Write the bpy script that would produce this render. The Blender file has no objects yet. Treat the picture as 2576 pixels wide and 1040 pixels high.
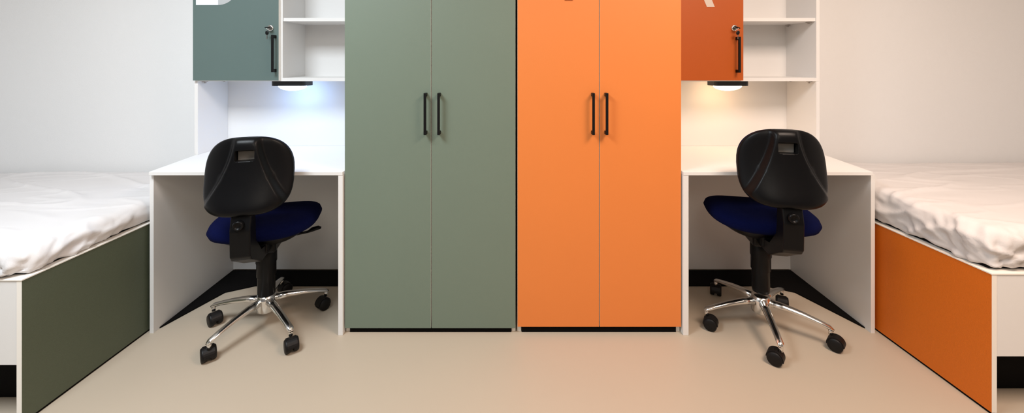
import bpy, bmesh, math, random
from mathutils import Vector, Matrix, noise
random.seed(7)
S = bpy.context.scene
COL = S.collection

# ------------------------------------------------------------------ camera, world, light, exposure
FPX = 1030.0
cd = bpy.data.cameras.new('camera'); cam = bpy.data.objects.new('camera', cd); COL.objects.link(cam)
cam.location = (0, 0, 1.25); cam.rotation_euler = (math.pi/2, 0, 0)
cd.sensor_fit = 'HORIZONTAL'; cd.sensor_width = 36.0; cd.lens = 36.0*FPX/2576.0
cd.shift_x = (1288-1283)/2576.0; cd.shift_y = -(520-158)/2576.0; cd.clip_start = 0.02
S.camera = cam

w = bpy.data.worlds.new('world'); S.world = w; w.use_nodes = True
w.node_tree.nodes['Background'].inputs[0].default_value = (0.9, 0.95, 1.0, 1)
w.node_tree.nodes['Background'].inputs[1].default_value = 0.2

def area(name, loc, size, power, color, target=None, size_y=None):
    l = bpy.data.lights.new(name, 'AREA'); l.energy = power; l.color = color
    l.shape = 'RECTANGLE'; l.size = size; l.size_y = size_y or size
    o = bpy.data.objects.new(name, l); COL.objects.link(o); o.location = loc
    if target is not None:
        o.rotation_euler = (Vector(target)-Vector(loc)).to_track_quat('-Z', 'Y').to_euler()
    return o
area('ceiling_light_cool', (-1.45, 0.50, 2.56), 0.9, 56, (0.86, 0.94, 1.0), size_y=0.9)
area('ceiling_light_warm', (1.45, 0.50, 2.56), 0.9, 49, (1.0, 0.79, 0.65), size_y=0.9)
area('ceiling_light_entry', (0.15, -0.9, 2.3), 0.8, 9, (1.0, 0.92, 0.80), target=(0.1, 1.9, 0.9))

S.view_settings.view_transform = 'Standard'; S.view_settings.look = 'None'
S.view_settings.gamma = 1.0; S.view_settings.use_curve_mapping = False
S.view_settings.exposure = 0.53

# ------------------------------------------------------------------ materials
def mat(name, col, rough=0.5, metal=0.0, bump=0.0, bscale=200, var=0.0, vscale=3.0, emis=None, estr=0, spec=0.5, coat=0.0, sheen=0.0):
    m = bpy.data.materials.new(name); m.use_nodes = True
    nt = m.node_tree; b = nt.nodes['Principled BSDF']
    b.inputs['Base Color'].default_value = (*col, 1); b.inputs['Roughness'].default_value = rough
    b.inputs['Metallic'].default_value = metal; b.inputs['Specular IOR Level'].default_value = spec
    b.inputs['Coat Weight'].default_value = coat; b.inputs['Sheen Weight'].default_value = sheen
    tc = nt.nodes.new('ShaderNodeTexCoord')
    if var > 0:
        n = nt.nodes.new('ShaderNodeTexNoise'); n.inputs['Scale'].default_value = vscale; n.inputs['Detail'].default_value = 6
        nt.links.new(tc.outputs['Object'], n.inputs['Vector'])
        mx = nt.nodes.new('ShaderNodeMix'); mx.data_type = 'RGBA'
        mx.inputs['A'].default_value = (*[c*(1-var) for c in col], 1); mx.inputs['B'].default_value = (*[min(1, c*(1+var)) for c in col], 1)
        nt.links.new(n.outputs['Fac'], mx.inputs['Factor']); nt.links.new(mx.outputs['Result'], b.inputs['Base Color'])
    if bump > 0:
        n = nt.nodes.new('ShaderNodeTexNoise'); n.inputs['Scale'].default_value = bscale; n.inputs['Detail'].default_value = 3
        nt.links.new(tc.outputs['Object'], n.inputs['Vector'])
        bp = nt.nodes.new('ShaderNodeBump'); bp.inputs['Strength'].default_value = bump; bp.inputs['Distance'].default_value = 0.002
        nt.links.new(n.outputs['Fac'], bp.inputs['Height']); nt.links.new(bp.outputs['Normal'], b.inputs['Normal'])
    if emis:
        b.inputs['Emission Color'].default_value = (*emis, 1); b.inputs['Emission Strength'].default_value = estr
    return m
M = {
 'wall': mat('painted_wall', (0.79, 0.79, 0.79), 0.85, bump=0.25, bscale=260, var=0.01),
 'ceiling': mat('painted_ceiling', (0.82, 0.82, 0.81), 0.9),
 'wall_unseen_dimmed': mat('dimmed_unseen_wall', (0.20, 0.20, 0.20), 0.85, bump=0.25, bscale=260),  # unseen wall behind the camera, made dark to cut bounced fill light
 'floor': mat('vinyl_floor', (0.46, 0.385, 0.30), 0.42, var=0.05, vscale=1.2, bump=0.04, bscale=30, spec=0.35),
 'white': mat('white_laminate', (0.75, 0.74, 0.73), 0.45, bump=0.08, bscale=500),
 'edge': mat('cream_edge_band', (0.86, 0.82, 0.76), 0.45),
 'green': mat('sage_green_laminate', (0.150, 0.194, 0.150), 0.5, bump=0.12, bscale=600, var=0.03),
 'green_slate': mat('slate_green_laminate', (0.097, 0.144, 0.136), 0.5, bump=0.12, bscale=600, var=0.03),
 'green_bed': mat('shaded_olive_board', (0.078, 0.095, 0.060), 0.6, bump=0.5, bscale=350, var=0.12, vscale=160),  # olive board, with part of its shading mixed into the colour
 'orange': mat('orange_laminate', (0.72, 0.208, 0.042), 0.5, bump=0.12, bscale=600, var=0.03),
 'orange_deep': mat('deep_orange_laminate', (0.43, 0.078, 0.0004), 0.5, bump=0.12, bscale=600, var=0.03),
 'orange_bed': mat('orange_board', (0.66, 0.145, 0.003), 0.6, bump=0.5, bscale=350, var=0.08, vscale=160),
 'black': mat('black_metal', (0.003, 0.003, 0.0035), 0.5, spec=0.2),
 'plinth': mat('plinth_and_shade_black', (0.003, 0.0025, 0.0025), 0.8, spec=0.1),  # wardrobe plinths, also the black shade pieces under desks and beds
 'plastic': mat('black_plastic', (0.003, 0.003, 0.0035), 0.34, bump=0.08, bscale=500, spec=0.15),
 'rubber': mat('black_rubber', (0.005, 0.004, 0.004), 0.5, spec=0.25),
 'fabric': mat('navy_fabric', (0.0016, 0.0035, 0.034), 0.95, bump=0.6, bscale=500, var=0.2, vscale=300, spec=0.08),
 'slot': mat('grey_slot_insert', (0.16, 0.15, 0.135), 0.6, bump=0.3, bscale=400),
 'chrome': mat('chrome', (0.80, 0.79, 0.77), 0.16, metal=1.0),
 'sheet': mat('white_cotton_sheet', (0.66, 0.635, 0.63), 0.9, bump=0.2, bscale=420, spec=0.2),
 'decal_white': mat('white_decal', (0.80, 0.86, 0.95), 0.5),
 'decal_grey': mat('grey_decal', (0.42, 0.44, 0.45), 0.5),
 'decal_tan': mat('pale_decal', (0.62, 0.53, 0.46), 0.5),
 'bracket': mat('clear_bracket', (0.42, 0.39, 0.37), 0.3),
 'lamp_body': mat('black_lamp_body', (0.012, 0.013, 0.016), 0.35),
 'cool': mat('cool_diffuser', (0.9, 0.95, 1.0), 0.4, emis=(0.33, 0.55, 1.0), estr=19),
 'warm': mat('warm_diffuser', (1.0, 0.9, 0.75), 0.4, emis=(1.0, 0.62, 0.32), estr=14),
}

# fine crumple in the cotton
nt = M['sheet'].node_tree; bs = nt.nodes['Principled BSDF']
tc = nt.nodes.new('ShaderNodeTexCoord'); mp = nt.nodes.new('ShaderNodeMapping'); mp.inputs['Scale'].default_value = (3.0, 7.5, 6.0)
mp.inputs['Rotation'].default_value = (0, 0, 0.25)
rn = nt.nodes.new('ShaderNodeTexNoise'); rn.noise_type = 'RIDGED_MULTIFRACTAL'; rn.inputs['Scale'].default_value = 1.0
rn.inputs['Detail'].default_value = 4; rn.inputs['Distortion'].default_value = 0.6
b2 = nt.nodes.new('ShaderNodeBump'); b2.inputs['Strength'].default_value = 0.8; b2.inputs['Distance'].default_value = 0.011
nt.links.new(tc.outputs['Object'], mp.inputs['Vector']); nt.links.new(mp.outputs['Vector'], rn.inputs['Vector']); nt.links.new(rn.outputs['Fac'], b2.inputs['Height'])
old = bs.inputs['Normal'].links[0].from_socket; nt.links.new(old, b2.inputs['Normal']); nt.links.new(b2.outputs['Normal'], bs.inputs['Normal'])

# ------------------------------------------------------------------ helpers
def box(bm, x0, x1, y0, y1, z0, z1, mi=0):
    x0, x1 = sorted((x0, x1)); y0, y1 = sorted((y0, y1)); z0, z1 = sorted((z0, z1))
    v = [bm.verts.new(p) for p in ((x0,y0,z0),(x1,y0,z0),(x1,y1,z0),(x0,y1,z0),(x0,y0,z1),(x1,y0,z1),(x1,y1,z1),(x0,y1,z1))]
    fs = []
    for q in ((0,3,2,1),(4,5,6,7),(0,1,5,4),(1,2,6,5),(2,3,7,6),(3,0,4,7)):
        f = bm.faces.new([v[i] for i in q]); f.material_index = mi; fs.append(f)
    return fs
def prism(bm, pts, z0, z1, mi=0):
    """extruded polygon: pts = [(x,y)..] counter clockwise"""
    a = [bm.verts.new((x, y, z0)) for x, y in pts]; b = [bm.verts.new((x, y, z1)) for x, y in pts]
    bm.faces.new(list(reversed(a))).material_index = mi; bm.faces.new(b).material_index = mi
    n = len(pts)
    for i in range(n):
        bm.faces.new((a[i], a[(i+1) % n], b[(i+1) % n], b[i])).material_index = mi
def bevel(bm, r, seg=2):
    bmesh.ops.bevel(bm, geom=bm.edges[:], offset=r, segments=seg, profile=0.5, affect='EDGES', clamp_overlap=True)
def B(*boxes, r=0.0, seg=2):
    bm = bmesh.new()
    for b in boxes:
        t = bmesh.new(); box(t, *b)
        if r: bevel(t, r, seg)
        me = bpy.data.meshes.new('t'); t.to_mesh(me); t.free(); bm.from_mesh(me); bpy.data.meshes.remove(me)
    return bm
def tube(bm, pts, rad, n=16, cap=True, mi=0):
    """sweep of circular section; rad number or list or list of (rw, rh)"""
    rings = []
    P = [Vector(p) for p in pts]
    for i, p in enumerate(P):
        d = (P[min(i+1, len(P)-1)]-P[max(i-1, 0)]).normalized()
        up = Vector((0, 0, 1)) if abs(d.z) < 0.9 else Vector((0, 1, 0))
        s = d.cross(up).normalized(); u = s.cross(d).normalized()
        r = rad[i] if isinstance(rad, (list, tuple)) else rad
        rw, rh = r if isinstance(r, (list, tuple)) else (r, r)
        rings.append([bm.verts.new(p+s*rw*math.cos(2*math.pi*k/n)+u*rh*math.sin(2*math.pi*k/n)) for k in range(n)])
    for i in range(len(rings)-1):
        for k in range(n):
            f = bm.faces.new((rings[i][k], rings[i][(k+1) % n], rings[i+1][(k+1) % n], rings[i+1][k])); f.smooth = True; f.material_index = mi
    if cap:
        bm.faces.new(list(reversed(rings[0]))).material_index = mi; bm.faces.new(rings[-1]).material_index = mi
def lathe(bm, prof, n=32, center=(0,0,0), axis='z'):
    """prof = [(r, z)...]"""
    c = Vector(center); rings = []
    for r, z in prof:
        ring = []
        for k in range(n):
            a = 2*math.pi*k/n; x, y = r*math.cos(a), r*math.sin(a)
            p = Vector((x, y, z)) if axis == 'z' else (Vector((x, z, y)) if axis == 'y' else Vector((z, x, y)))
            ring.append(bm.verts.new(c+p))
        rings.append(ring)
    for i in range(len(rings)-1):
        for k in range(n):
            f = bm.faces.new((rings[i][k], rings[i][(k+1) % n], rings[i+1][(k+1) % n], rings[i+1][k])); f.smooth = True
    bm.faces.new(list(reversed(rings[0]))); bm.faces.new(rings[-1])
def obj(name, bm, m, parent=None, smooth=False, world=False):
    """world=True: bm is in world coordinates and the parent sits unrotated"""
    bmesh.ops.recalc_face_normals(bm, faces=bm.faces[:])
    root = None
    if parent is not None and world:
        off = Vector((0, 0, 0)); q = parent
        while q is not None: off += q.location; q = q.parent
        bmesh.ops.translate(bm, verts=bm.verts[:], vec=-off)
    if smooth:
        for f in bm.faces: f.smooth = True
    me = bpy.data.meshes.new(name); bm.to_mesh(me); bm.free()
    for mm in (m if isinstance(m, (list, tuple)) else [m]): me.materials.append(mm)
    o = bpy.data.objects.new(name, me); COL.objects.link(o)
    if parent is not None: o.parent = parent
    return o
def thing(name, label, cat, loc=(0,0,0), group=None):
    o = bpy.data.objects.new(name, None); COL.objects.link(o); o.location = loc
    o.empty_display_size = 0.1
    o['label'] = label; o['category'] = cat
    if group: o['group'] = group
    return o
def tag(o, label, cat, group=None):
    o['label'] = label; o['category'] = cat
    if group: o['group'] = group
def struct(name, bm, m):
    o = obj(name, bm, m); o['kind'] = 'structure'; return o
def panel_door(x0, x1, yf, t, z0, z1, rim=0.005):
    """door board: material 0 = colour on the face, material 1 = pale edge banding"""
    bm = bmesh.new(); fs = box(bm, x0, x1, yf, yf+t, z0, z1, 1)
    front = fs[2]
    bmesh.ops.inset_region(bm, faces=[front], thickness=rim, depth=0.0)
    front.material_index = 0
    return bm

YW = 2.476; XL, XR, YB, ZC = -3.80, 3.80, -1.7, 2.62
# ------------------------------------------------------------------ room shell
struct('floor', B((XL-0.1, XR+0.1, YB-0.1, YW+0.1, -0.1, 0)), M['floor'])
struct('ceiling', B((XL-0.1, XR+0.1, YB-0.1, YW+0.1, ZC, ZC+0.1)), M['ceiling'])
struct('wall_back', B((XL-0.1, XR+0.1, YW, YW+0.1, 0, ZC)), M['wall'])
struct('wall_front_unseen', B((XL-0.1, XR+0.1, YB-0.1, YB, 0, ZC)), M['wall_unseen_dimmed'])
struct('wall_left', B((XL-0.1, XL, YB, YW, 0, ZC)), M['wall'])
struct('wall_right', B((XR, XR+0.1, YB, YW, 0, ZC)), M['wall'])

# ------------------------------------------------------------------ wardrobes
def bar_handle(x, yf, z0, z1, parent, side=0):
    """square black bar on two posts"""
    bm = B((x-0.0055, x+0.0055, yf-0.034, yf-0.024, z0, z1), (x-0.0055, x+0.0055, yf-0.026, yf, z0, z0+0.016),
           (x-0.0055, x+0.0055, yf-0.026, yf, z1-0.016, z1), r=0.0012)
    return obj('handle', bm, M['black'], parent, world=True)
WF = 1.886; WT = 2.12
def wardrobe(x0, x1, split, face, label, hx, zb):
    t = thing('wardrobe', label, 'wardrobe', ((x0+x1)/2, WF+0.3, 0))
    th = 0.018; yb0 = WF+0.02
    obj('carcass', B((x0, x0+th, yb0, YW-0.004, 0.0, WT), (x1-th, x1, yb0, YW-0.004, 0.0, WT), (x0+th, x1-th, yb0, YW-0.004, WT-th, WT),
        (x0+th, x1-th, yb0+0.004, YW-0.004, 0.05, 0.068), (x0+th, x1-th, YW-0.012, YW-0.004, 0.068, WT-th),
        ((x0+x1)/2-0.009, (x0+x1)/2+0.009, yb0, YW-0.012, 0.068, WT-th)), M['edge'], t, world=True)
    obj('plinth', B((x0+th+0.002, x1-th-0.002, WF+0.012, WF+0.028, 0.0, 0.05)), M['plinth'], t, world=True)
    for a, b, h in ((x0+0.001, split-0.002, hx[0]), (split+0.002, x1-0.001, hx[1])):
        d = obj('door', panel_door(a, b, WF, 0.018, zb, WT), [face, M['edge']], t, world=True)
        bar_handle(h, WF, 0.922, 1.112, d)
    return t
W1 = wardrobe(-0.762, 0.0255, -0.3625, M['green'], 'tall sage green two-door wardrobe with black bar handles', (-0.386, -0.324), 0.026)
W2 = wardrobe(0.034, 0.789, 0.412, M['orange'], 'tall orange two-door wardrobe with black bar handles', (0.379, 0.440), 0.033)
d2 = [c for c in W2.children if c.name.startswith('door')][0]
obj('name_holder', B((0.252, 0.289, WF-0.003, WF, 1.537, 1.60), r=0.001), M['orange_deep'], d2, world=True)

# ------------------------------------------------------------------ desks
DF, DT = 1.873, 0.75
def desk(s, label, xin0, xin1, xf, xb, pf, pb, seam):
    """s=-1 left, +1 right; top outline from inner edge to the slightly splayed outer edge"""
    t = thing('desk', label, 'desk', (s*1.24, DF+0.3, 0))
    top = [(s*xin0, DF), (s*xf, DF), (s*(xf+(xb-xf)*0.58), 2.22), (s*xb, YW-0.003), (s*xin0, YW-0.003)]
    if s < 0: top = list(reversed(top))
    bm = bmesh.new(); prism(bm, top, DT-0.016, DT); bevel(bm, 0.001, 1)
    obj('desktop', bm, M['white'], t, world=True)
    zt = DT-0.0162
    obj('side_panel', B((s*xin0, s*xin1, DF+0.002, YW-0.004, 0, zt), r=0.0008), M['white'], t, world=True)
    out = [(s*(pf-0.018), DF+0.018), (s*pf, DF+0.018), (s*pb, YW-0.004), (s*(pb-0.018), YW-0.004)]
    if s < 0: out = list(reversed(out))
    bm = bmesh.new(); prism(bm, out, 0, zt); obj('side_panel', bm, M['white'], t, world=True)
    obj('back_panel', B((s*(xin1), s*(pb-0.019), YW-0.022, YW-0.006, 0.012, zt)), M['white'], t, world=True)
    # thin black sheet imitating the contact shadow along the side and back panels
    shade_pts = [(s*(pf-0.0185), DF+0.05), (s*(pb-0.0185), YW-0.024), (s*xin1, YW-0.024), (s*xin1, 2.286), (s*1.42, 2.286), (s*1.545, 2.22)]
    if s > 0: shade_pts = list(reversed(shade_pts))
    bm = bmesh.new(); prism(bm, shade_pts, 0.0, 0.007)
    obj('contact_shade', bm, M['plinth'], t, world=True)
    return t
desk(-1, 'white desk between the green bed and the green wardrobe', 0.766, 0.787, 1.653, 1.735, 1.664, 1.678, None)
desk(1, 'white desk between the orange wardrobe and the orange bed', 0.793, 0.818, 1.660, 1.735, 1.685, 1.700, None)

# ------------------------------------------------------------------ wall hutches over the desks
HF = 2.222; HB = 1.150; HT = 2.12; HD = 2.204
def hutch(s, label, xi, xo, xd0, xd1, xdiv, face):
    t = thing('wall_hutch', label, 'shelf unit', (s*1.24, HF+0.12, HB))
    th = 0.018; yb = YW-0.004
    c = [(s*xi, s*(xo-th), HF, yb, HB, HB+th), (s*xi, s*(xo-th), HF, yb, HT-th, HT),
         (s*(xo-th), s*xo, HF, yb, HB, HT), (xdiv-th/2, xdiv+th/2, HF, yb, HB+th, HT-th),
         (s*xi, s*(xi+th), HF, yb, HB+th, HT-th), (s*(xi+th), s*(xo-th), yb-0.006, yb, HB+th, HT-th)]
    obj('carcass', B(*c), M['white'], t, world=True)
    obj('side_panel', B((s*(xo-th), s*xo, HF, yb, DT+0.0005, HB-0.0005)), M['white'], t, world=True)
    obj('back_panel', B((s*xi, s*(xo-th-0.0005), yb-0.014, yb, DT+0.0005, HB-0.0005)), M['white'], t, world=True)
    a, b = (xdiv+th/2, -xi-th) if s < 0 else (xdiv+th/2, xo-th)
    for z in (1.476, 1.80):
        obj('shelf', B((a+0.0005, b-0.0005, HF+0.006, yb-0.0065, z, z+0.018), r=0.0006), M['white'], t, world=True)
    d = obj('door', panel_door(xd0, xd1, HD, 0.018, HB+0.004, HT, 0.0022), [face, M['edge']], t, world=True)
    return t, d
H1, D1 = hutch(-1, 'white wall hutch with slate green door and open shelves over the left desk', 0.766, 1.712, -1.707, -1.2455, -1.2425, M['green_slate'])
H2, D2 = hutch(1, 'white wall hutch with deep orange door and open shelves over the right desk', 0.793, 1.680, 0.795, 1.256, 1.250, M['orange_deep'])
bar_handle(-1.262, HD, 1.200, 1.398, D1)
bar_handle(1.219, HD, 1.197, 1.388, D2)
def lock(x, z, parent):
    bm = bmesh.new(); lathe(bm, [(0.003, -0.001), (0.0165, 0.0), (0.0165, -0.004), (0.0145, -0.007), (0.011, -0.008), (0.0, -0.008)][1:5], 32, (x, HD, z), 'y')
    obj('lock', bm, M['chrome'], parent, world=True)
def keys(x, z, label, tilt):
    k = thing('key', label, 'key', (x, HD-0.008, z))
    def bow(px, py, pz, rx, ry, rz, par):
        bm = bmesh.new(); bmesh.ops.create_uvsphere(bm, u_segments=20, v_segments=12, radius=1.0)
        for v in bm.verts: v.co = Vector((v.co.x*rx, v.co.y*ry, v.co.z*rz))
        bmesh.ops.rotate(bm, verts=bm.verts[:], matrix=Matrix.Rotation(tilt, 3, 'Y'))
        bmesh.ops.translate(bm, verts=bm.verts[:], vec=(px, py, pz))
        obj('key_bow', bm, M['black'], par, smooth=True)
    # key in the barrel, bow turned flat
    bow(0, -0.022, 0, 0.015, 0.012, 0.0035, k)
    bm = B((-0.003, 0.003, -0.014, 0.0005, -0.001, 0.001)); obj('key_blade', bm, M['chrome'], k)
    # ring and the spare hanging from it
    bm = bmesh.new(); N = 24
    pts = [(0, -0.026+0.006*math.cos(a), -0.009+0.009*math.sin(a)) for a in [2*math.pi*i/N for i in range(N+1)]]
    tube(bm, pts, 0.0007, 8); obj('key_ring', bm, M['chrome'], k)
    dx = 0.0
    bow(dx, -0.026, -0.028, 0.0095, 0.003, 0.012, k)
    bm = B((dx-0.0022, dx+0.0022, -0.027, -0.025, -0.062, -0.038)); obj('key_blade', bm, M['chrome'], k)
lock(-1.288, 1.437, D1); keys(-1.288, 1.437, 'small black-headed keys hanging in the lock of the green hutch door', 0.0)
lock(1.206, 1.437, D2); keys(1.208, 1.437, 'small black-headed keys hanging in the lock of the orange hutch door', 0.35)

# decals on the hutch doors (only their lower ends are in the picture)
def decal(name, pts, m, parent, th=0.0008, y=HD):
    """pts = (x, z) outline standing on the door face"""
    bm = bmesh.new()
    a = [bm.verts.new((x, y-th, z)) for x, z in pts]; b = [bm.verts.new((x, y, z)) for x, z in pts]
    bm.faces.new(a); bm.faces.new(list(reversed(b))); n = len(pts)
    for i in range(n): bm.faces.new((a[i], b[i], b[(i+1) % n], a[(i+1) % n]))
    return obj(name, bm, m, parent, world=True)
zd = 1.561
decal('sticker', [(-1.690, zd), (-1.571, zd), (-1.571, zd+0.2), (-1.690, zd+0.2)], M['decal_white'], D1)
arc = [(-1.5705, zd)] + [(-1.5705+0.105*math.sin(a), zd+0.105-0.105*math.cos(a)) for a in [math.pi/2*i/14 for i in range(1, 15)]] + [(-1.4655, zd+0.2), (-1.5705, zd+0.2)]
decal('sticker', arc, M['decal_grey'], D1)
zo = 1.550
decal('sticker', [(1.060, zo), (1.102, zo), (1.102-0.048, zo+0.12), (1.060-0.048-0.002, zo+0.12)], M['decal_tan'], D2)

# little shelf brackets
def bracket(x, y, z, parent):
    bm = B((x-0.009, x+0.009, y-0.012, y+0.012, z-0.006, z), (x-0.004, x+0.004, y-0.005, y+0.005, z-0.013, z-0.006), r=0.0015)
    obj('shelf_bracket', bm, M['bracket'], parent, world=True)
for x, y in ((-1.682, 2.26), (-1.682, 2.41)): bracket(x, y, HB, H1)
for x, y in ((1.650, 2.26), (1.650, 2.41)): bracket(x, y, HB, H2)
for x, y in ((1.648, 2.26), (1.648, 2.43)): bracket(x, y, 1.476, H2)

# ------------------------------------------------------------------ under-cabinet lamps
def desk_lamp(x, m, label):
    t = thing('cabinet_lamp', label, 'lamp', (x, 2.30, HB), 'under-cabinet lamps')
    # housing: flat box with rounded corners
    hw, hd, r = 0.093, 0.055, 0.018
    pts = []
    for cx, cy, a0 in ((hw-r, hd-r, 0), (-hw+r, hd-r, 90), (-hw+r, -hd+r, 180), (hw-r, -hd+r, 270)):
        for k in range(7):
            a = math.radians(a0+15*k); pts.append((cx+r*math.cos(a), cy+r*math.sin(a)))
    bm = bmesh.new(); prism(bm, pts, -0.028, -0.0005); bevel(bm, 0.003, 2)
    obj('housing', bm, M['lamp_body'], t)
    bm = bmesh.new(); rings = []; n = 40
    for q in range(9):
        a = math.pi/2*q/8; rr = math.cos(a); z = -0.0285-0.028*math.sin(a)
        rr = max(rr, 0.02)
        rings.append([bm.verts.new((0.078*rr*math.cos(2*math.pi*k/n), 0.044*rr*math.sin(2*math.pi*k/n), z)) for k in range(n)])
    for i in range(8):
        for k in range(n): bm.faces.new((rings[i][k], rings[i][(k+1) % n], rings[i+1][(k+1) % n], rings[i+1][k]))
    bm.faces.new(rings[-1]); bm.faces.new(rings[0])
    obj('diffuser', bm, m, t, smooth=True)
desk_lamp(-1.221, M['cool'], 'lit cool white lamp with black housing under the left hutch')
desk_lamp(1.221, M['warm'], 'lit warm white lamp with black housing under the right hutch')

# ------------------------------------------------------------------ beds
def bed(s, label, xp, yf, face, zt):
    L = 2.04; th = 0.018
    t = thing('bed_frame', label, 'bed', (s*(xp+L/2), (yf+YW)/2, 0))
    bm = bmesh.new(); fs = box(bm, s*xp, s*(xp+th), yf, YW-0.006, 0.009, zt, 1)
    for f in fs:
        f.normal_update()
        if f.normal.x*s < -0.5 or f.normal.x*s > 0.5: f.material_index = 0
    obj('end_panel', bm, [face, M['edge']], t, world=True)
    obj('floor_gap_shade', B((s*(xp+0.003), s*(xp+th-0.003), yf+0.004, YW-0.01, 0.0, 0.009)), M['plinth'], t, world=True)  # black strip painting a shadow gap where the end panel meets the floor
    obj('edge_trim', B((s*(xp-0.002), s*(xp+th+0.012), yf-0.002, YW-0.006, zt, zt+0.004)), M['edge'], t, world=True)
    obj('rail', B((s*(xp+th), s*(xp+L-th), yf+0.001, yf+0.019, 0.208, zt), r=0.0006), M['white'], t, world=True)
    obj('rail_cap', B((s*(xp+th+0.012), s*(xp+L-th), yf-0.002, yf+0.035, zt, zt+0.004)), M['edge'], t, world=True)
    obj('back_rail', B((s*(xp+th), s*(xp+L-th), YW-0.026, YW-0.008, 0.208, zt)), M['white'], t, world=True)
    obj('end_panel', B((s*(xp+L-th), s*(xp+L), yf, YW-0.006, 0.0, zt)), M['white'], t, world=True)
    obj('mattress_board', B((s*(xp+th), s*(xp+L-th), yf+0.019, YW-0.026, zt-0.04, zt-0.02)), M['white'], t, world=True)
    obj('underbed_shade', B((s*(xp+th), s*(xp+L-th), yf+0.12, yf+0.136, 0.0, zt-0.04)), M['plinth'], t, world=True)  # black board added to stand for deep shade in the open space below
    return t
bed(-1, 'white bed frame with olive green end panel at the left', 1.680, 1.409, M['green_bed'], 0.499)
bed(1, 'white bed frame with orange end panel at the right', 1.706, 1.450, M['orange_bed'], 0.499)

def mattress(s, label, x0, x1, y0, y1, z0, z1, seed):
    st = 0.0105
    nx, ny, nz = int((x1-x0)/st), int((y1-y0)/st), max(6, int((z1-z0)/(st*0.8)))
    R = 0.052; bm = bmesh.new(); V = {}
    hx, hy, hz = (x1-x0)/2, (y1-y0)/2, (z1-z0)/2
    cx, cy, cz = (x0+x1)/2, (y0+y1)/2, (z0+z1)/2
    def ridge(p, k=1.0):
        return 1.0-abs(noise.noise(Vector(p)))*2.0*k
    def vert(i, j, k):
        key = (i, j, k)
        if key in V: return V[key]
        p = Vector((-hx+2*hx*i/nx, -hy+2*hy*j/ny, -hz+2*hz*k/nz))
        r = R
        inn = Vector((max(-hx+r, min(hx-r, p.x)), max(-hy+r, min(hy-r, p.y)), max(-hz+0.02, min(hz-r, p.z))))
        d = p-inn
        if d.length > 1e-6:
            n = d.normalized(); rz = r
            q = inn+Vector((n.x*r, n.y*r, n.z*(r if d.z > 0 else 0.02)))
        else: n = Vector((0, 0, 1)); q = p
        # world-ish cloth coordinates: u from the aisle end (0..), v depth, h height
        u = q.x+hx; v = q.y+hy; h = q.z+hz
        X = Vector((u, v, h))
        dz = 0.0
        up = max(0.0, n.z)
        side = 1.0-up
        # long shallow creases on the top running away from the near aisle corner
        a1 = Vector((u*1.2+v*0.5, v*4.2-u*0.9, seed))
        a2 = Vector((u*2.1-v*0.8, v*9.5+u*1.2, seed+9))
        c1 = max(0, ridge(a1)-0.66)/0.34; c2 = max(0, ridge(a2)-0.72)/0.28
        dz += up*(0.011*c1*c1+0.005*c2*c2+0.009*noise.noise(Vector((u*1.7, v*2.3, seed+3))))
        # diagonal pulls on the sides
        b1 = Vector((u*5.5+h*9, v*5.0+h*6, seed+h*5)); b2 = Vector((u*15+h*12, v*13-h*14, seed+20))
        dz += side*(0.012*max(0, ridge(b1)-0.5)/0.5+0.006*max(0, ridge(b2)-0.6)/0.4+0.009*noise.noise(Vector((u*4, v*4, h*7+seed))))
        # gathered cloth at the near aisle corner: pleats that fan from the corner's foot
        cd_ = math.sqrt(u*u+v*v)
        g = math.exp(-(cd_/0.30)**2)
        if g > 0.01:
            ang = math.atan2(h+0.01, cd_+0.02)
            f = noise.noise(Vector((ang*4.5, (u-v)*9.0, seed+31)))
            f2 = noise.noise(Vector(((u-v)*19+h*7, h*5, seed+41)))
            dz += (0.25+0.75*side)*g*(0.012*(1-2*abs(f))+0.010*(1-2*abs(f2))-0.012)
        # scoop under the belly of the sheet so that the hem tucks in
        if h < 0.05 and side > 0.5: dz -= 0.005*(1-h/0.05)
        q = q+n*dz
        q.z = max(q.z, -hz)
        q.y = min(q.y, hy)
        wx = s*(x0+q.x+hx)
        V[key] = bm.verts.new((wx, cy+q.y, cz+q.z)); return V[key]
    def quad(a, b, c, d):
        f = bm.faces.new((vert(*a), vert(*b), vert(*c), vert(*d))); f.smooth = True
    for i in range(nx):
        for j in range(ny):
            quad((i,j,0),(i,j+1,0),(i+1,j+1,0),(i+1,j,0)); quad((i,j,nz),(i+1,j,nz),(i+1,j+1,nz),(i,j+1,nz))
    for i in range(nx):
        for k in range(nz):
            quad((i,0,k),(i+1,0,k),(i+1,0,k+1),(i,0,k+1)); quad((i,ny,k),(i,ny,k+1),(i+1,ny,k+1),(i+1,ny,k))
    for j in range(ny):
        for k in range(nz):
            quad((0,j,k),(0,j,k+1),(0,j+1,k+1),(0,j+1,k)); quad((nx,j,k),(nx,j+1,k),(nx,j+1,k+1),(nx,j,k+1))
    o = obj('mattress', bm, M['sheet'])
    tag(o, label, 'mattress')
    return o
mattress(-1, 'mattress under a creased white sheet on the green-ended bed', 1.690, 3.70, 1.418, 2.455, 0.5032, 0.601, 3.3)
mattress(1, 'mattress under a creased white sheet on the orange-ended bed', 1.716, 3.72, 1.460, 2.455, 0.5032, 0.658, 11.7)

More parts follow.
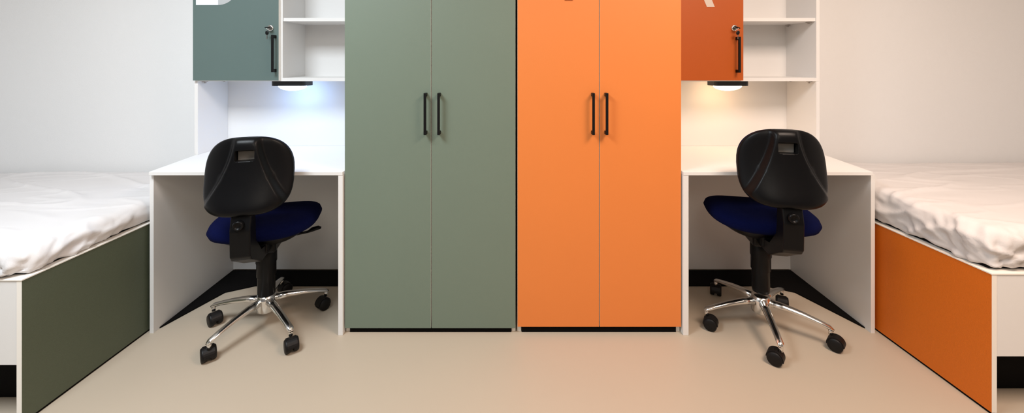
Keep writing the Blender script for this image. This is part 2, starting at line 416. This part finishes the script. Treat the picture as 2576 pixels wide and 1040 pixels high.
# ------------------------------------------------------------------ office chairs
def sgn(x): return -1 if x < 0 else 1
def pillow(outline, fa, fb, rings=22, n=72, edge=5.0):
    """closed cushion: outline(phi)->(a,b); fa/fb(a,b,r)->point of the two faces"""
    bm = bmesh.new(); A = []; Bq = []
    for i in range(1, rings+1):
        r = (i/rings)**0.75
        ra, rb = [], []
        for k in range(n):
            a, b = outline(2*math.pi*k/n)
            ra.append(bm.verts.new(fa(a*r, b*r, r)))
            rb.append(ra[-1] if i == rings else bm.verts.new(fb(a*r, b*r, r)))
        A.append(ra); Bq.append(rb)
    ca = bm.verts.new(fa(0, 0, 0)); cb = bm.verts.new(fb(0, 0, 0))
    for L, c, flip in ((A, ca, False), (Bq, cb, True)):
        for k in range(n):
            f = (c, L[0][k], L[0][(k+1) % n]); bm.faces.new(f if not flip else f[::-1])
        for i in range(rings-1):
            for k in range(n):
                f = (L[i][k], L[i+1][k], L[i+1][(k+1) % n], L[i][(k+1) % n]); bm.faces.new(f if not flip else f[::-1])
    for f in bm.faces: f.smooth = True
    return bm
def sup(phi, n, wa, wb):
    c, s_ = math.cos(phi), math.sin(phi)
    return wa*sgn(c)*abs(c)**(2/n), wb*sgn(s_)*abs(s_)**(2/n)
BZ, BH, BW = 0.785, 0.155, 0.170
def spine(x, z):      # mid surface of the backrest, curved round the sitter and leaning back a little
    t = (z-BZ)/BH
    return -0.243+1.45*x*x+0.030*t-0.020*t*t
def back_outline(k, n=2.9):
    def f(phi):
        a, b = sup(phi, n if math.sin(phi) > 0 else 3.8, BW*k, BH*k)
        t = b/(BH*k)
        a *= 1.0-0.09*max(0, t)**1.5-0.03*max(0, -t)**2
        return a, b
    return f
def smooth01(t): t = max(0, min(1, t)); return t*t*(3-2*t)
def office_chair(label, loc, rz, star, lift):
    t = thing('office_chair', label, 'chair', (0, 0, 0), 'office chairs at the desks')
    # backrest: sculpted shell behind, padded cushion in front
    def shell_back(a, b, r):
        v = (b/BH+1)/2; u = abs(a)/BW
        wdt = 0.27+0.80*(1-v)**1.7
        ridge = smooth01((wdt-u)/0.13+0.5)
        th = 0.030+0.0*ridge
        d = 0.014+0.026*ridge+0.010*(1-v)*ridge
        d *= (1-r**9)**0.5 if r < 1 else 0
        return (a, spine(a, BZ+b)-0.012-d, BZ+b)
    def shell_front(a, b, r):
        return (a, spine(a, BZ+b)-0.008, BZ+b) if r < 1 else (a, spine(a, BZ+b)-0.012, BZ+b)
    shell = obj('back_shell', pillow(back_outline(1.0), shell_back, shell_front, 44, 128), M['plastic'], t)
    # hand slot cut through the shell, baked into the mesh
    bmc = bmesh.new(); sz = 0.868; bx = B((-0.036, 0.036, -0.5, spine(0, sz)-0.016, sz-0.022, sz+0.022), r=0.006, seg=3)
    cut = obj('cutter', bx, M['plastic'])
    bmc.free()
    md = shell.modifiers.new('b', 'BOOLEAN'); md.object = cut; md.operation = 'DIFFERENCE'; md.solver = 'EXACT'
    bpy.context.view_layer.update()
    ev = shell.evaluated_get(bpy.context.evaluated_depsgraph_get())
    me = bpy.data.meshes.new_from_object(ev); shell.modifiers.remove(md); shell.data = me
    bpy.data.objects.remove(cut, do_unlink=True)
    bm = bmesh.new(); box(bm, -0.033, 0.033, spine(0, sz)-0.0215, spine(0, sz)-0.0175, sz-0.0215, sz+0.014)
    s_ = obj('slot_insert', bm, M['slot'], shell); s_['label'] = 'grey insert in the hand slot'
    def cush_f(a, b, r): 
        e = (1-r**5)**0.5 if r < 1 else 0
        return (a, spine(a, BZ+b)+0.004+0.050*e, BZ+b)
    def cush_b(a, b, r): return (a, spine(a, BZ+b)-0.006, BZ+b)
    obj('back_cushion', pillow(back_outline(0.985), cush_f, cush_b), M['fabric'], t)
    # seat
    SW, SD = 0.230, 0.225
    def seat_outline(k):
        def f(phi):
            a, b = sup(phi, 3.0, SW*k, SD*k); a *= 1.0-0.06*max(0, -b/SD)
            return a, b
        return f
    def dip(a, b): return 0.012*(a/SW)**2-0.020*max(0, (b-0.10)/0.12)**2+0.010*max(0, (-b)/SD)**2
    def s_top(a, b, r):
        e = (1-r**6)**0.5 if r < 1 else 0
        return (a, b+0.025, 0.482+0.046*e+dip(a, b))
    def s_bot(a, b, r):
        e = (1-r**5)**0.5 if r < 1 else 0
        return (a, b+0.025, 0.482-0.030*e+dip(a, b)*0.6)
    obj('seat_cushion', pillow(seat_outline(1.0), s_top, s_bot), M['fabric'], t)
    def p_top(a, b, r): return (a, b+0.025, 0.478+dip(a, b)*0.5)
    def p_bot(a, b, r):
        e = 1-smooth01((r-0.45)/0.55)
        return (a*(0.97), b+0.025, 0.478-0.028*(1-r**8)-0.040*e+dip(a, b)*0.5)
    obj('seat_pan', pillow(seat_outline(0.955), p_top, p_bot), M['plastic'], t)
    # mechanism box, carrier arm to the backrest with its upright cover, knob and lever
    obj('mechanism', B((-0.062, 0.062, -0.09, 0.10, 0.375, 0.435), (-0.045, 0.045, -0.14, 0.06, 0.395, 0.445), r=0.010), M['plastic'], t)
    bm = bmesh.new()
    prof = [(-0.08, 0.385), (-0.19, 0.388), (-0.285, 0.440), (-0.318, 0.455), (-0.334, 0.475), (-0.338, 0.58), (-0.322, 0.635), (-0.285, 0.69), (-0.272, 0.66), (-0.278, 0.56), (-0.270, 0.51), (-0.20, 0.44), (-0.08, 0.43)]
    a = [bm.verts.new((-0.037, y, z)) for y, z in prof]; b = [bm.verts.new((0.037, y, z)) for y, z in prof]
    bm.faces.new(a); bm.faces.new(list(reversed(b)))
    for i in range(len(prof)): bm.faces.new((a[i], b[i], b[(i+1) % len(prof)], a[(i+1) % len(prof)]))
    bevel(bm, 0.005, 3)
    car = obj('back_bracket', bm, M['plastic'], t)
    bm = bmesh.new(); lathe(bm, [(0.020, 0.0), (0.020, -0.012), (0.017, -0.018), (0.0125, -0.018), (0.011, -0.012), (0.004, -0.012)], 32, (-0.004, -0.332, 0.604), 'y')
    obj('knob', bm, M['plastic'], car)
    bm = bmesh.new(); tube(bm, [(0.05, 0.03, 0.405), (0.13, 0.03, 0.408), (0.18, 0.028, 0.415)], 0.006, 12)
    tube(bm, [(0.175, 0.028, 0.414), (0.195, 0.028, 0.424), (0.222, 0.028, 0.430), (0.235, 0.028, 0.428)], [(0.008, 0.006), (0.016, 0.010), (0.016, 0.009), (0.008, 0.004)], 16)
    obj('lever', bm, M['plastic'], t)
    # column: telescopic black cover
    bm = bmesh.new(); lathe(bm, [(0.036, 0.135), (0.038, 0.15), (0.038, 0.235), (0.042, 0.24), (0.042, 0.30), (0.045, 0.305), (0.045, 0.40)], 40)
    obj('column_cover', bm, M['plastic'], t)
    # base: hub and five legs with twin casters
    bm = bmesh.new(); lathe(bm, [(0.026, 0.066), (0.040, 0.076), (0.043, 0.128), (0.038, 0.150), (0.030, 0.152)], 40)
    obj('hub', bm, M['chrome'], t)
    leg_me = cas_me = None
    for q in range(5):
        a = math.radians(star+72*q)
        if leg_me is None:
            bm = bmesh.new()
            tube(bm, [(0.030, 0, 0.124), (0.09, 0, 0.122), (0.16, 0, 0.112), (0.22, 0, 0.099), (0.258, 0, 0.088), (0.272, 0, 0.080)],
                 [(0.019, 0.017), (0.0175, 0.014), (0.0155, 0.011), (0.014, 0.009), (0.014, 0.009), (0.008, 0.005)], 20)
            tube(bm, [(0.262, 0, 0.086), (0.262, 0, 0.060)], 0.009, 16)
            lg = obj('leg', bm, M['chrome'], t); leg_me = lg.data
            bm = bmesh.new(); R_ = 0.0285
            for sy in (-1, 1):
                y0_, y1_ = (0.006, 0.027) if sy > 0 else (-0.027, -0.006)
                lathe(bm, [(0.006, y0_), (R_-0.003, y0_), (R_, y0_+0.004), (R_, y1_-0.004), (R_-0.004, y1_), (0.006, y1_)], 28, (-0.018, 0, R_+0.0003), 'y')
            # hood over the wheels
            N = 14; ra = R_+0.0035
            o1, o2 = [], []
            for i in range(N+1):
                an = math.radians(-10+190*i/N); o1.append((-0.018+ra*math.cos(an), R_+ra*math.sin(an)))
            aa = [bm.verts.new((x, -0.020, z)) for x, z in o1]; bb = [bm.verts.new((x, 0.020, z)) for x, z in o1]
            bm.faces.new(aa); bm.faces.new(list(reversed(bb)))
            for i in range(N+1): bm.faces.new((aa[i], bb[i], bb[(i+1) % (N+1)], aa[(i+1) % (N+1)]))
            cs = obj('caster', bm, M['rubber'], lg); cas_me = cs.data
        else:
            lg = bpy.data.objects.new('leg', leg_me); COL.objects.link(lg); lg.parent = t
            cs = bpy.data.objects.new('caster', cas_me); COL.objects.link(cs); cs.parent = lg
        lg.rotation_euler = (0, 0, a-rz)
        cs.location = (0.262, 0, 0); cs.rotation_euler = (0, 0, CAST[q % 5])
    t.location = loc; t.rotation_euler = (0, 0, rz)
    for c in t.children:
        if c.name.split('.')[0] not in ('leg', 'hub'): c.location.z = lift
    return t
CAST = [0.4, 2.3, -0.6, 1.1, 2.9]
chairA = office_chair('black and navy office chair in front of the desk by the green wardrobe', (-1.160, 1.950, 0), math.radians(15), 33, 0.0)
def copy_tree(o, parent=None):
    c = o.copy(); COL.objects.link(c); c.parent = parent
    for ch in list(o.children): copy_tree(ch, c)
    return c
chairB = copy_tree(chairA)
chairB['label'] = 'black and navy office chair in front of the desk by the orange wardrobe'
chairB.location = (1.188, 1.940, 0); rzB = math.radians(-12); chairB.rotation_euler = (0, 0, rzB)
k = 0
for c in chairB.children:
    n = c.name.split('.')[0]
    if n == 'leg':
        c.rotation_euler = (0, 0, math.radians(38+72*k)-rzB); k += 1
    elif n != 'hub': c.location.z = 0.034
